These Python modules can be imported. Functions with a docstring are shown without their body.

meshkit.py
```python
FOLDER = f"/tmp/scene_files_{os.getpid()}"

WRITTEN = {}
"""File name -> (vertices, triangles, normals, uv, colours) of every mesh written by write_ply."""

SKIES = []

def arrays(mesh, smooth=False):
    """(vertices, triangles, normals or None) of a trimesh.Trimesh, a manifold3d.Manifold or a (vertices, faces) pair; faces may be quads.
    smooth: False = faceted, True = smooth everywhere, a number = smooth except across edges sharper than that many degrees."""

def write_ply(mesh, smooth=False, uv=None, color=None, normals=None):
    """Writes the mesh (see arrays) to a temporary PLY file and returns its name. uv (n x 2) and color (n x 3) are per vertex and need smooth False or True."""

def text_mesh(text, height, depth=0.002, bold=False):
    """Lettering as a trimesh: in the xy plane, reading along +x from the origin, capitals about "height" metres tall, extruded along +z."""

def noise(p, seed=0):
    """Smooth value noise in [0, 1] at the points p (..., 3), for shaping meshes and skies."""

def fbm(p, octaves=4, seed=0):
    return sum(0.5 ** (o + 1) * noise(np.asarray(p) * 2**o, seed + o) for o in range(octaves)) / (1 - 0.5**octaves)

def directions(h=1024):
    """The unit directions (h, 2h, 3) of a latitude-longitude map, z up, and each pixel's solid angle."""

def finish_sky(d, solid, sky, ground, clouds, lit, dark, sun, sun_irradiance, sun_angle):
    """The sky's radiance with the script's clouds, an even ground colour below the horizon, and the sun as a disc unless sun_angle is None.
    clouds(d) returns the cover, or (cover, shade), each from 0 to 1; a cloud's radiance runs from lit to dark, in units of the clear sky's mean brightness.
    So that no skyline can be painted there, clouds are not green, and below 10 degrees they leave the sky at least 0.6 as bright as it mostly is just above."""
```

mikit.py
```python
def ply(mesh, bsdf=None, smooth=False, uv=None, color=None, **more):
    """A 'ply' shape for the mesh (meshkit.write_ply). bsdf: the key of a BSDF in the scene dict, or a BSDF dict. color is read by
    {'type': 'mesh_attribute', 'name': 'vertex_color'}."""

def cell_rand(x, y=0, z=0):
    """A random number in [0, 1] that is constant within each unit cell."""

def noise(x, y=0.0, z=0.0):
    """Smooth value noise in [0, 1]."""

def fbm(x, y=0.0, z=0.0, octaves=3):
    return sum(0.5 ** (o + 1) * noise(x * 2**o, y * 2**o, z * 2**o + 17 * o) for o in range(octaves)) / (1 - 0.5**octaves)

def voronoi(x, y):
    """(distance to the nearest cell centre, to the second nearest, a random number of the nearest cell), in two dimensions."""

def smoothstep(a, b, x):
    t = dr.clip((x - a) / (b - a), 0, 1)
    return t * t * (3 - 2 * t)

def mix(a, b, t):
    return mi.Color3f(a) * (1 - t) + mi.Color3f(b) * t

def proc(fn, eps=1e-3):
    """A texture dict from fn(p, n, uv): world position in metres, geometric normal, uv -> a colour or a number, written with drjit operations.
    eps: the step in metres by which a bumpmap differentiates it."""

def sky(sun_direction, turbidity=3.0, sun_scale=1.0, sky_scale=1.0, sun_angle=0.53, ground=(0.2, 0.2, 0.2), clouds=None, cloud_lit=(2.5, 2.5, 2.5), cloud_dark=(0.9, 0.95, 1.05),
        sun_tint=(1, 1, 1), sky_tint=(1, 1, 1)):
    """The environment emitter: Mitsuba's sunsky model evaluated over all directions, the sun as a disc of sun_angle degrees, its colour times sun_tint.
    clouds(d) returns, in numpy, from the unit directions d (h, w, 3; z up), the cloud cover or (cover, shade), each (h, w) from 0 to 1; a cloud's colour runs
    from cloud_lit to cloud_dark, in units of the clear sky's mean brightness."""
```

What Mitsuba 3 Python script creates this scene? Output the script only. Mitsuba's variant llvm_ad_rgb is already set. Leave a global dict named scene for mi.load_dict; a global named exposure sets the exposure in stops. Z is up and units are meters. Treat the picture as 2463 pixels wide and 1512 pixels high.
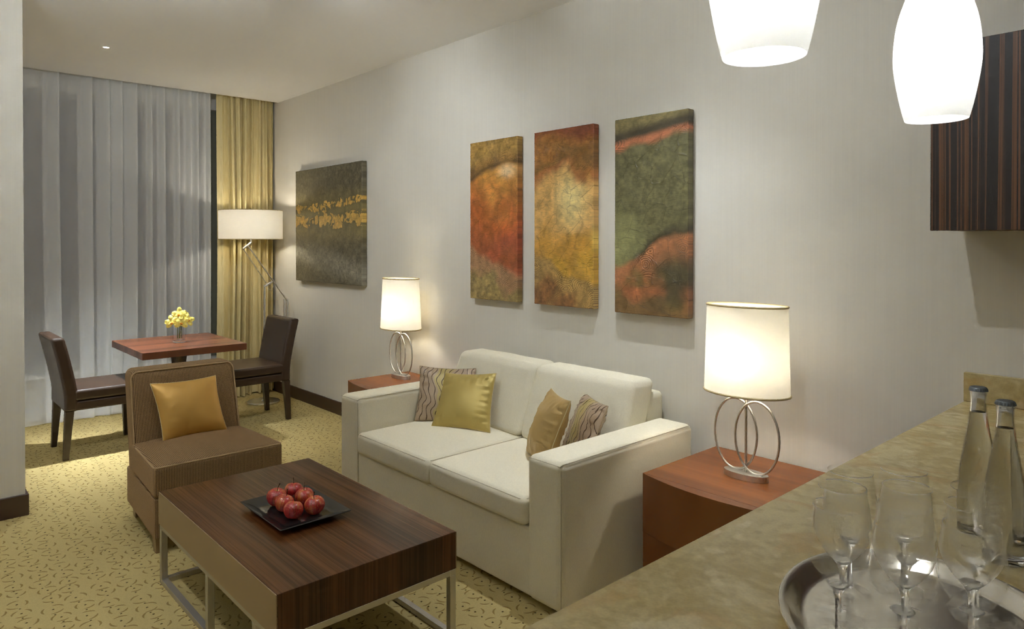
import math, random
import numpy as np, trimesh, manifold3d as m3
import mitsuba as mi, drjit as dr
import mikit, meshkit
from mikit import ply, proc, noise, fbm, voronoi, cell_rand, smoothstep, mix
random.seed(7); rng = np.random.default_rng(7)
PI = math.pi
scene, labels = {}, {}
T = mi.ScalarTransform4f

# ------------------------------------------------------------------ camera
PITCH, YAW, FPX = math.radians(0.5), math.atan(1828.5 / 1673.0), 1673.0
EYE = [0.0, 0.0, 1.5]
FWD = [-math.sin(YAW) * math.cos(PITCH), math.cos(YAW) * math.cos(PITCH), -math.sin(PITCH)]
scene['camera'] = {'type': 'perspective', 'fov': 2 * math.degrees(math.atan(1231.5 / FPX)), 'fov_axis': 'x', 'near_clip': 0.05, 'far_clip': 60.0,
                   'principal_point_offset_y': (756 - 596.6) / 1512.0,
                   'to_world': T().look_at(origin=EYE, target=[EYE[i] + FWD[i] for i in range(3)], up=[0, 0, 1])}
# ------------------------------------------------------------------ light
exposure = 0.90
# how often each lamp is picked when light is sampled: downlights, aimed, uplighter, table, floor, pendant
PICK = dict(D=[2.0, 2.0, 1.0], A=[1.5, 0.8, 1.0, 0.8, 0.8], T=[1.5, 1.0], B=[2.0, 1.2, 1.0])
DOWN = (0.95, 1.0, 1.05)          # colour of the ceiling spots
SPOT_POWER = 3600.0
WARM = (1.0, 0.90, 0.74)          # table and floor lamps
COOL = (0.97, 1.0, 1.0)          # pendants
TABLE_BULB, FLOOR_BULB, PENDANT_BULB = 92.0, 140.0, 24.0
H = 2.888                         # ceiling height
YW = 2.971                        # long wall
# recessed ceiling spots, fixtures unseen, placed to light table, sofa and carpet: x, y, power, aperture radius
UNSEEN_DOWNLIGHTS = [(-5.62, 1.22, 12.5, 0.022), (-2.0, 2.36, 1.2, 0.036), (-3.2, 0.05, 0.95, 0.036)]
# aimed spots on the ceiling, out of view, placed to light walls and curtain: position x, y; target x, y, z; power
UNSEEN_AIMED = [(-3.15, 1.35, -4.10, 2.97, 1.65, 0.50), (-2.9, 1.15, -5.5, 2.97, 1.5, 0.18), (-0.95, 1.25, -1.1, 2.97, 1.5, 0.22), (-2.2, 1.6, -2.1, 2.97, 2.35, 0.18), (-3.0, 0.9, -6.8, 1.6, 1.2, 0.60)]
# uplighters added out of view as fill for ceiling and room: x, y, power
FILL_UPLIGHTERS = [(-1.7, -0.6, 1.05), (-3.0, -0.30, 0.10)]
FILL_POWER = 480.0


# ------------------------------------------------------------------ helpers
def lin(r, g, b):
    return tuple(((c / 255) / 12.92 if c / 255 < 0.04045 else ((c / 255 + 0.055) / 1.055) ** 2.4) for c in (r, g, b))


def rgb(c):
    return {'type': 'rgb', 'value': [float(x) for x in c]}


def glow(power, tint, pick):
    return {'type': 'area', 'radiance': rgb([power * c for c in tint]), 'sampling_weight': float(pick)}


def numbered(key):
    if key not in scene and key not in labels: return key
    n = 1
    while f'{key}_{n:03d}' in scene or f'{key}_{n:03d}' in labels: n += 1
    return f'{key}_{n:03d}'


def thing(name, label, cat, group=None):
    k = numbered(name); labels[k] = {'label': label, 'category': cat}
    if group: labels[k]['group'] = group
    return k


def part(parent, name, mesh, bsdf, smooth=35, label=None, uv=None, **more):
    k = numbered(parent + '__' + name)
    scene[k] = ply(mesh, bsdf, smooth, uv=uv, **more)
    if label: labels[k] = {'label': label}
    return k


def single(name, mesh, bsdf, label, cat, smooth=35, group=None, uv=None, **more):
    k = thing(name, label, cat, group)
    scene[k] = ply(mesh, bsdf, smooth, uv=uv, **more)
    return k


def struct(name, mesh, bsdf, label, smooth=False):
    scene[name] = ply(mesh, bsdf, smooth); labels[name] = {'label': label, 'kind': 'structure', 'category': name.split('_')[0]}
    return name


def moved(mesh, loc=(0, 0, 0), rotz=0.0):
    m = mesh.copy()
    m.apply_transform(trimesh.transformations.rotation_matrix(rotz, [0, 0, 1])); m.apply_translation(loc)
    return m


def cat(*ms):
    return trimesh.util.concatenate(list(ms))


def box(x0, x1, y0, y1, z0, z1):
    m = trimesh.creation.box(extents=[x1 - x0, y1 - y0, z1 - z0]); m.apply_translation([(x0 + x1) / 2, (y0 + y1) / 2, (z0 + z1) / 2])
    return m


def to_tri(man):
    m = man.to_mesh(); return trimesh.Trimesh(np.array(m.vert_properties[:, :3]), np.array(m.tri_verts), process=False)


def cbox(x0, x1, y0, y1, z0, z1, c=0.002):
    """A box with chamfered edges: the hull of three slabs."""
    pts = []
    for sx in (0, 1):
        for sy in (0, 1):
            for sz in (0, 1):
                x, y, z = (x1 if sx else x0), (y1 if sy else y0), (z1 if sz else z0)
                dx, dy, dz = (-c if sx else c), (-c if sy else c), (-c if sz else c)
                pts += [(x, y + dy, z + dz), (x + dx, y, z + dz), (x + dx, y + dy, z)]
    return trimesh.convex.convex_hull(np.array(pts))


def softbox(x0, x1, y0, y1, z0, z1, r=0.03, n=10, k=4, crown=0.0, side=0.0):
    """A rounded, optionally crowned box (cushions, upholstery)."""
    c = np.array([(x0 + x1) / 2, (y0 + y1) / 2, (z0 + z1) / 2]); h = np.array([x1 - x0, y1 - y0, z1 - z0]) / 2
    r = min(r, *(h * 0.999))
    ax = []
    for i in range(3):
        t = np.tan(np.linspace(0, PI / 4, k + 1)[1:]) * r
        inner = np.linspace(-h[i] + r, h[i] - r, n + 1)
        ax.append(np.concatenate([(-h[i] + r - t)[::-1], inner, h[i] - r + t]))
    V, F, o = [], [], 0
    for i in range(3):
        a, b = (i + 1) % 3, (i + 2) % 3
        A, B = np.meshgrid(ax[a], ax[b], indexing='ij')
        na, nb = A.shape
        for s in (-1, 1):
            P = np.zeros((na, nb, 3)); P[..., i] = s * h[i]; P[..., a] = A; P[..., b] = B
            V.append(P.reshape(-1, 3))
            q = np.arange(na * nb).reshape(na, nb)
            f = np.stack([q[:-1, :-1], q[1:, :-1], q[1:, 1:], q[:-1, 1:]], -1).reshape(-1, 4) + o
            if s < 0: f = f[:, ::-1]
            F.append(np.vstack([f[:, [0, 1, 2]], f[:, [0, 2, 3]]])); o += na * nb
    V = np.vstack(V); F = np.vstack(F)
    core = np.clip(V, -h + r, h - r); d = V - core
    V = core + r * d / np.maximum(np.linalg.norm(d, axis=1, keepdims=True), 1e-9)
    m = trimesh.Trimesh(V, F, process=False); m.merge_vertices(digits_vertex=6)
    v = np.array(m.vertices)
    if crown or side:
        u = 1 - (v / h) ** 2
        v[:, 2] += crown * np.clip(u[:, 0], 0, 1) * np.clip(u[:, 1], 0, 1) * np.sign(v[:, 2]) * (v[:, 2] > 0)
        v[:, 1] += side * np.clip(u[:, 0], 0, 1) * np.clip(u[:, 2], 0, 1) * np.sign(v[:, 1])
        v[:, 0] += side * np.clip(u[:, 1], 0, 1) * np.clip(u[:, 2], 0, 1) * np.sign(v[:, 0])
    m.vertices = v + c
    return m


def lathe(profile, n=48, sx=1.0, sy=1.0, loc=(0, 0, 0), rotz=0.0):
    """Revolves (r, z) points about z; open profiles make sheets."""
    p = np.asarray(profile, float); a = np.arange(n) * 2 * PI / n
    V = np.stack([p[:, None, 0] * np.cos(a) * sx, p[:, None, 0] * np.sin(a) * sy, np.repeat(p[:, 1:2], n, 1)], -1).reshape(-1, 3)
    q = np.arange(len(p) * n).reshape(len(p), n); q2 = np.roll(q, -1, 1)
    f = np.stack([q[:-1], q2[:-1], q2[1:], q[1:]], -1).reshape(-1, 4)
    F = np.vstack([f[:, [0, 1, 2]], f[:, [0, 2, 3]]])
    m = trimesh.Trimesh(V, F, process=False); m.merge_vertices(digits_vertex=7); m.update_faces(m.nondegenerate_faces())
    return moved(m, loc, rotz)


def tube(path, r, sides=10, closed=False, caps=True):
    p = np.asarray(path, float); n = len(p)
    t = (np.roll(p, -1, 0) - np.roll(p, 1, 0)) if closed else np.gradient(p, axis=0)
    t /= np.linalg.norm(t, axis=1, keepdims=True)
    ref = np.array([0, 0, 1.0]) if abs(t[0, 2]) < 0.9 else np.array([1.0, 0, 0])
    a = np.cross(t[0], ref); a /= np.linalg.norm(a); A = []
    for i in range(n):
        a = a - t[i] * (a @ t[i]); a /= np.linalg.norm(a); A.append(a)
    A = np.array(A); B = np.cross(t, A); ang = np.arange(sides) * 2 * PI / sides
    rr = np.broadcast_to(r, (n,))[:, None, None]
    V = (p[:, None] + rr * (np.cos(ang)[None, :, None] * A[:, None] + np.sin(ang)[None, :, None] * B[:, None])).reshape(-1, 3)
    q = np.arange(n * sides).reshape(n, sides); q2 = np.roll(q, -1, 1)
    if closed:
        f = np.stack([q, q2, np.roll(q2, -1, 0), np.roll(q, -1, 0)], -1).reshape(-1, 4)
    else:
        f = np.stack([q[:-1], q2[:-1], q2[1:], q[1:]], -1).reshape(-1, 4)
    F = [f[:, [0, 1, 2]], f[:, [0, 2, 3]]]
    if not closed and caps:
        V = np.vstack([V, p[:1], p[-1:]]); s, e = n * sides, n * sides + 1
        F += [np.stack([q[0], np.full(sides, s), q2[0]], -1)[:, ::1], np.stack([q[-1], q2[-1], np.full(sides, e)], -1)]
    m = trimesh.Trimesh(V, np.vstack(F), process=False)
    if m.volume < 0: m.invert()
    return m


def bar(p, q, r, sides=12):
    return tube([np.asarray(p, float) + (np.asarray(q, float) - p) * t for t in (0, 0.5, 1)], r, sides)


def prism(poly, axis, a0, a1):
    """Extrudes a 2-D polygon along an axis (0 x, 1 y, 2 z)."""
    from shapely.geometry import Polygon
    m = trimesh.creation.extrude_polygon(Polygon(poly), a1 - a0, engine='earcut'); v = np.array(m.vertices)
    o = np.zeros_like(v); i, j = [(1, 2), (0, 2), (0, 1)][axis]
    o[:, i], o[:, j], o[:, axis] = v[:, 0], v[:, 1], v[:, 2] + a0
    m = trimesh.Trimesh(o, m.faces, process=False)
    if m.volume < 0: m.invert()
    return m


def loft(rings, closed_ends=True):
    """Joins rings (k, n, 3) of points into a closed skin."""
    R = np.asarray(rings, float); k, n = R.shape[:2]; V = R.reshape(-1, 3)
    q = np.arange(k * n).reshape(k, n); q2 = np.roll(q, -1, 1)
    f = np.stack([q[:-1], q2[:-1], q2[1:], q[1:]], -1).reshape(-1, 4); F = [f[:, [0, 1, 2]], f[:, [0, 2, 3]]]
    if closed_ends:
        V = np.vstack([V, R[0].mean(0), R[-1].mean(0)]); s, e = k * n, k * n + 1
        F += [np.stack([q2[0], q[0], np.full(n, s)], -1), np.stack([q[-1], q2[-1], np.full(n, e)], -1)]
    m = trimesh.Trimesh(V, np.vstack(F), process=False)
    if m.volume < 0: m.invert()
    return m


def leg(x, y, z0, z1, b, t, dx=0.0, dy=0.0):
    """A square leg, half-width b at the floor and t on top; the foot shifts by dx, dy."""
    sq = np.array([[-1, -1], [1, -1], [1, 1], [-1, 1]], float)
    return loft([np.c_[sq * b + [x + dx, y + dy], np.full(4, z0)], np.c_[sq * t + [x, y], np.full(4, z1)]])


def pillow(bl, br, tr, tl, thick, n=44, seed=0, pinch=0.07, wrinkle=0.0085):
    """A stuffed square cushion between four corner points, with puckered seams. Returns mesh, uv."""
    bl, br, tr, tl = (np.asarray(c, float) for c in (bl, br, tr, tl))
    nrm = np.cross(br - bl, tl - bl); nrm /= np.linalg.norm(nrm)
    g = np.sin(np.linspace(-PI / 2, PI / 2, n + 1)); S, Q = np.meshgrid(g, g, indexing='ij')
    s2 = S * (1 - pinch * (1 - Q ** 2) * np.abs(S) ** 2); q2 = Q * (1 - pinch * (1 - S ** 2) * np.abs(Q) ** 2)
    u, v = (s2 + 1) / 2, (q2 + 1) / 2
    base = ((1 - u) * (1 - v))[..., None] * bl + (u * (1 - v))[..., None] * br + (u * v)[..., None] * tr + ((1 - u) * v)[..., None] * tl
    bulge = ((1 - S ** 4) * (1 - Q ** 4)) ** 0.5 * (0.55 + 0.45 * (1 - S ** 2) * (1 - Q ** 2))
    rr = np.maximum(np.abs(S), np.abs(Q)); ang = np.arctan2(Q, S)
    V, F, uv, N = [], [], [], (n + 1) ** 2
    q = np.arange(N).reshape(n + 1, n + 1)
    for i, sg in enumerate((1, -1)):
        along = np.where(np.abs(S) > np.abs(Q), Q, S)
        w = meshkit.noise(np.stack([along * 24 + 31 * np.sign(S) * (np.abs(S) > np.abs(Q)) + 17 * np.sign(Q), rr * 1.6, 0 * S], -1), seed + i) - 0.5
        w2 = meshkit.fbm(np.stack([S * 2.5, Q * 2.5, 0 * S + seed], -1), 3, seed + 9) - 0.5
        off = sg * (thick / 2 * bulge + (wrinkle * w * 2 * np.clip((rr - 0.35) / 0.5, 0, 1) + 0.006 * w2) * np.clip(bulge * 2.2, 0, 1) * (rr < 0.9999))
        V.append((base + off[..., None] * nrm).reshape(-1, 3)); uv.append(np.stack([u, v], -1).reshape(-1, 2))
        f = np.stack([q[:-1, :-1], q[1:, :-1], q[1:, 1:], q[:-1, 1:]], -1).reshape(-1, 4) + i * N
        if sg < 0: f = f[:, ::-1]
        F.append(np.vstack([f[:, [0, 1, 2]], f[:, [0, 2, 3]]]))
    m = trimesh.Trimesh(np.vstack(V), np.vstack(F), process=False)
    edge = np.concatenate([q[:, 0], q[-1, 1:], q[-2::-1, -1], q[0, -2:0:-1]])
    return m, np.vstack(uv), m.vertices[edge]


# ------------------------------------------------------------------ materials
def bs(name, d, two=True):
    scene[name] = {'type': 'twosided', 'bsdf': d} if two else d
    return name


def principled(color, rough=0.5, **more):
    return {'type': 'principled', 'base_color': color if isinstance(color, dict) else rgb(color), 'roughness': rough, **more}


def bump(d, fn, scale, eps=1e-3):
    return {'type': 'bumpmap', 'arbitrary': proc(fn, eps), 'scale': scale, 'bsdf': d}


WALLC = lin(213, 210, 201)


def f_wall(p, n, uv):
    u = p.x + p.y
    s = noise(u * 260, p.z * 5) * 0.6 + noise(u * 90, p.z * 1.7) * 0.4
    return mi.Color3f(WALLC) * (0.975 + 0.05 * s)


bs('mat_wall', {'type': 'diffuse', 'reflectance': proc(f_wall)})
bs('mat_ceiling', {'type': 'diffuse', 'reflectance': rgb(lin(236, 236, 233))})
bs('mat_white', {'type': 'diffuse', 'reflectance': rgb(lin(214, 212, 205))})
bs('mat_baseboard', principled(lin(44, 27, 20), 0.38))


def f_carpet(p, n, uv):
    s = 0.096
    x, y = p.x / s, p.y / s
    ring, dot = mi.Float(0), mi.Float(0)
    row = dr.floor(y)
    for b in (-1, 0, 1):
        cy = row + b
        shift = 0.5 * (cy - 2 * dr.floor(cy / 2))
        col = dr.floor(x - shift)
        for a in (-1, 0, 1):
            cx = col + a
            r1, r2, r3, r4 = cell_rand(cx, cy, 11), cell_rand(cx, cy, 12), cell_rand(cx, cy, 13), cell_rand(cx, cy, 14)
            dx, dy = x - (cx + shift + 0.5 + 0.30 * (r1 - 0.5)), y - (cy + 0.5 + 0.30 * (r2 - 0.5))
            d, th = dr.sqrt(dx * dx + dy * dy), dr.atan2(dy, dx) / (2 * PI) + 0.5
            rad = 0.33 + 0.08 * r3
            t = th * 3 + r4 * 3; t = t - dr.floor(t)
            w = 0.056 * dr.sqrt(dr.maximum(dr.sin(PI * dr.clip(t / 0.66, 0, 1)), 0)) * dr.select(t < 0.66, 1.0, 0.0)
            ring = dr.maximum(ring, smoothstep(w, w * 0.55, dr.abs(d - rad)) * dr.select(w > 0.004, 1.0, 0.0))
            dot = dr.maximum(dot, smoothstep(0.055, 0.038, d))
            ex, ey = dx - 0.5 - 0.1 * (r3 - 0.5), dy + 0.12 * (r4 - 0.5)
            dot = dr.maximum(dot, smoothstep(0.05, 0.034, dr.sqrt(ex * ex + ey * ey)))
    g = fbm(p.x * 420, p.y * 420, 0.0, 2)
    c = mix(lin(172, 155, 104), lin(192, 175, 123), g)
    c = mix(c, lin(132, 109, 58), ring * 0.85)
    return mix(c, lin(58, 40, 20), dot * 0.95)


bs('mat_carpet', bump({'type': 'diffuse', 'reflectance': proc(f_carpet)}, lambda p, n, uv: fbm(p.x * 300, p.y * 300, 0.0, 2), 0.003, 5e-4))


def grain(across, along, seed, fine=120.0):
    w = fbm(across * 9 + seed, along * 1.1, seed, 3) - 0.5
    a = across + 0.035 * w
    return fbm(a * fine, along * 1.6 + seed, seed * 3.1, 3), fbm(a * 16, along * 0.7, seed * 1.7 + 5, 2), noise(a * fine * 3.2, along * 9, seed)


def f_walnut(p, n, uv):
    g, b, h = grain(p.y, p.x + p.z, 3.0, 190.0)
    c = mix(lin(30, 17, 8), lin(74, 43, 19), smoothstep(0.22, 0.78, g * 0.6 + b * 0.4))
    return c * (0.80 + 0.28 * h)


bs('mat_walnut', principled(proc(f_walnut), 0.30, specular=0.2))


def f_cherry(p, n, uv):
    g, b, h = grain(p.y * 0.6, p.x, 7.0, 60.0)
    c = mix(lin(82, 43, 14), lin(112, 62, 21), smoothstep(0.2, 0.8, g * 0.4 + b * 0.6))
    return c * (0.94 + 0.10 * h)


bs('mat_cherry', principled(proc(f_cherry), 0.34, specular=0.45))


def f_mahogany(p, n, uv):
    g, b, h = grain(p.x * 0.8, p.y, 11.0, 70.0)
    c = mix(lin(46, 24, 12), lin(84, 44, 22), smoothstep(0.2, 0.8, g * 0.45 + b * 0.55))
    return c * (0.92 + 0.14 * h)


bs('mat_mahogany', principled(proc(f_mahogany), 0.32, specular=0.5))


def f_ebony(p, n, uv):
    u = p.x + p.y * 1.0
    w = fbm(u * 7, p.z * 0.9, 2.0, 2) - 0.5
    a = u + 0.02 * w
    s = noise(a * 210, p.z * 0.5, 1.0) * 0.55 + noise(a * 560, p.z * 0.8, 4.0) * 0.45
    k = smoothstep(0.46, 0.70, s)
    return mix(lin(22, 16, 13), lin(86, 55, 32), k)


bs('mat_ebony', principled(proc(f_ebony), 0.42, specular=0.25))


def f_travertine(p, n, uv):
    x, y = p.x, p.y + p.z
    w = fbm(x * 5, y * 5, 1.0, 3)
    b = fbm(x * 7 + w * 2.4, y * 8 + w * 2.6, 2.0, 4)
    f = fbm(x * 50 + w * 4, y * 62, 4.0, 3)
    c = mix(lin(166, 147, 96), lin(188, 173, 128), smoothstep(0.3, 0.7, b * 0.6 + f * 0.4))
    c = mix(c, lin(176, 140, 80), smoothstep(0.56, 0.76, fbm(x * 10 + w * 3, y * 12 + w * 2, 8.0, 4)) * 0.45)
    c = mix(c, lin(214, 203, 170), smoothstep(0.58, 0.8, fbm(x * 20 + w * 3, y * 24, 12.0, 3)) * 0.4)
    return c * (0.95 + 0.10 * noise(x * 300, y * 300))


bs('mat_travertine', principled(proc(f_travertine), 0.30, specular=0.4))


def f_linen(p, n, uv):
    w = noise(p.x * 520, p.z * 130, p.y * 520) * 0.5 + noise(p.x * 170, p.z * 640, p.y * 170) * 0.5
    return mi.Color3f(lin(224, 218, 197)) * (0.90 + 0.16 * w)


bs('mat_linen', bump(principled(proc(f_linen), 0.9, sheen=0.25, specular=0.15), lambda p, n, uv: noise(p.x * 480, p.y * 480, p.z * 480), 0.0011, 4e-4))
bs('mat_seam', {'type': 'diffuse', 'reflectance': rgb(lin(186, 178, 156))})


def cord(p, n, uv):
    side = dr.abs(n.y) > 0.75
    t = dr.select(side, p.x, p.y) / 0.0074
    return 0.5 + dr.select(side, 0.12, 0.5) * dr.cos(2 * PI * t)


def f_cord(p, n, uv):
    s = cord(p, n, uv)
    g = noise(p.x * 300, p.y * 300, p.z * 300)
    return mix(lin(86, 66, 46), lin(142, 116, 84), smoothstep(0.1, 0.8, s)) * (0.88 + 0.2 * g)


bs('mat_corduroy', bump(principled(proc(f_cord), 0.85, sheen=0.4, specular=0.1), cord, 0.0016, 6e-4))
bs('mat_cord_piping', principled(lin(156, 132, 100), 0.85, sheen=0.4, specular=0.1))
bs('mat_leather', bump(principled(lin(42, 28, 18), 0.36, specular=0.4), lambda p, n, uv: fbm(p.x * 190, p.y * 190, p.z * 190, 2), 0.0012, 6e-4))
bs('mat_dark_wood', principled(lin(36, 22, 13), 0.4))
bs('mat_black_foot', principled(lin(20, 17, 15), 0.5))
bs('mat_taupe', principled(lin(128, 108, 82), 0.40, specular=0.5, metallic=0.35))
bs('mat_steel', {'type': 'roughconductor', 'material': 'none', 'specular_reflectance': rgb((0.60, 0.57, 0.51)), 'alpha': 0.28, 'distribution': 'ggx'})
bs('mat_nickel', {'type': 'roughconductor', 'material': 'none', 'specular_reflectance': rgb((0.74, 0.71, 0.66)), 'alpha': 0.22, 'distribution': 'ggx'})
bs('mat_chrome', {'type': 'roughconductor', 'material': 'none', 'specular_reflectance': rgb((0.80, 0.78, 0.74)), 'alpha': 0.07, 'distribution': 'ggx'})


def f_tray(p, n, uv):
    dx, dy = p.x + 0.350, p.y - 1.152
    d = dr.sqrt(dx * dx + dy * dy)
    a = dr.atan2(dy, dx)
    k = smoothstep(0.35, 0.65, 0.5 + 0.5 * dr.sin(a * 22)) * smoothstep(0.10, 0.118, d) * smoothstep(0.158, 0.14, d)
    return 0.035 + 0.06 * k


bs('mat_silver', {'type': 'roughconductor', 'material': 'none', 'specular_reflectance': rgb((0.78, 0.75, 0.69)), 'alpha': proc(f_tray), 'distribution': 'ggx'})
bs('mat_black_glaze', principled(lin(15, 15, 15), 0.12, specular=0.6))
bs('mat_brown_stem', {'type': 'diffuse', 'reflectance': rgb(lin(52, 32, 20))})


def f_apple(p, n, uv):
    a, t = uv.x, uv.y
    s = fbm(a * 46, t * 2.5, 3.0, 3)
    big = fbm(a * 5 + 3, t * 2, 9.0, 2)
    c = mix(lin(156, 30, 27), lin(108, 11, 15), smoothstep(0.3, 0.7, s))
    c = mix(c, lin(204, 120, 52), smoothstep(0.52, 0.72, s * 0.45 + big * 0.55) * 0.55)
    c = mix(c, lin(205, 160, 84), smoothstep(0.90, 0.985, t + 0.06 * (s - 0.5)))
    sp = smoothstep(0.80, 0.86, noise(a * 90, t * 50, 2.0))
    return mix(c, lin(214, 150, 110), sp * 0.35)


bs('mat_apple', principled(proc(f_apple), 0.26, specular=0.5, clearcoat=0.4, clearcoat_gloss=0.8))


def silk(color, name):
    bs(name, bump(principled(color, 0.36, sheen=0.35, sheen_tint=0.6, metallic=0.35, specular=0.5), lambda p, n, uv: noise(uv.x * 14, uv.y * 900) , 0.0002, 8e-4))
    return name


silk(lin(180, 160, 92), 'mat_silk_lime')
silk(lin(180, 152, 98), 'mat_silk_gold')
silk(lin(204, 160, 84), 'mat_silk_amber')


def f_wavy(p, n, uv):
    x = uv.x * 11 + 0.42 * dr.sin(uv.y * 9.0 + 1.0) + 0.22 * dr.sin(uv.y * 21.0 + uv.x * 14)
    k = dr.floor(x); t = x - k
    stripe = smoothstep(0.10, 0.06, dr.abs(t - 0.5))
    r = cell_rand(k, 3, 5)
    base = mix(lin(170, 150, 128), lin(176, 160, 104), smoothstep(0.45, 0.55, noise(k * 0.9 + 0.5, 4.0)))
    base = base * (0.92 + 0.14 * noise(uv.x * 300, uv.y * 300))
    return mix(base, lin(74, 52, 34), stripe)


bs('mat_wavy', principled(proc(f_wavy), 0.42, sheen=0.3, metallic=0.15, specular=0.5))
bs('mat_glass', {'type': 'dielectric', 'int_ior': 1.5, 'ext_ior': 1.0}, False)
bs('mat_glass_sheet', {'type': 'thindielectric', 'int_ior': 1.5, 'ext_ior': 1.0}, False)
bs('mat_water_in_glass', {'type': 'dielectric', 'int_ior': 1.33, 'ext_ior': 1.5}, False)
bs('mat_water_top', {'type': 'dielectric', 'int_ior': 1.33, 'ext_ior': 1.0}, False)
bs('mat_cap', principled(lin(92, 98, 104), 0.35, metallic=0.6))
bs('mat_shade', {'type': 'principledthin', 'base_color': rgb((0.94, 0.90, 0.80)), 'roughness': 0.8, 'diff_trans': 0.33, 'eta': 1.3}, False)
bs('mat_shade_floor', {'type': 'principledthin', 'base_color': rgb((0.94, 0.90, 0.80)), 'roughness': 0.8, 'diff_trans': 0.36, 'eta': 1.3}, False)
bs('mat_opal', {'type': 'principledthin', 'base_color': rgb((0.95, 0.95, 0.94)), 'roughness': 0.12, 'diff_trans': 0.70, 'eta': 1.5}, False)
bs('mat_trim', {'type': 'diffuse', 'reflectance': rgb(lin(196, 180, 140))})
bs('mat_bulb', {'type': 'diffuse', 'reflectance': rgb((0.8, 0.8, 0.8))})
bs('mat_can', {'type': 'diffuse', 'reflectance': rgb((0.04, 0.04, 0.04))})
bs('mat_sheer', {'type': 'mask', 'opacity': 0.50, 'bsdf': {'type': 'principledthin', 'base_color': rgb(lin(238, 240, 240)), 'roughness': 0.9, 'diff_trans': 0.35, 'eta': 1.2}}, False)


def f_drape(p, n, uv):
    return mix(lin(196, 182, 132), lin(212, 199, 152), noise(p.y * 240, p.z * 20, p.x * 240))


bs('mat_drape', principled(proc(f_drape), 0.5, sheen=0.3, specular=0.35))
bs('mat_window_frame', principled(lin(112, 113, 100), 0.5))
bs('mat_petal', {'type': 'principledthin', 'base_color': rgb(lin(252, 245, 150)), 'roughness': 0.6, 'diff_trans': 0.7, 'eta': 1.3}, False)
bs('mat_lip', {'type': 'diffuse', 'reflectance': rgb(lin(206, 138, 46))})
bs('mat_green', {'type': 'diffuse', 'reflectance': rgb(lin(96, 110, 40))})
bs('mat_cord_cable', {'type': 'diffuse', 'reflectance': rgb(lin(190, 186, 176))})


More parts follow.
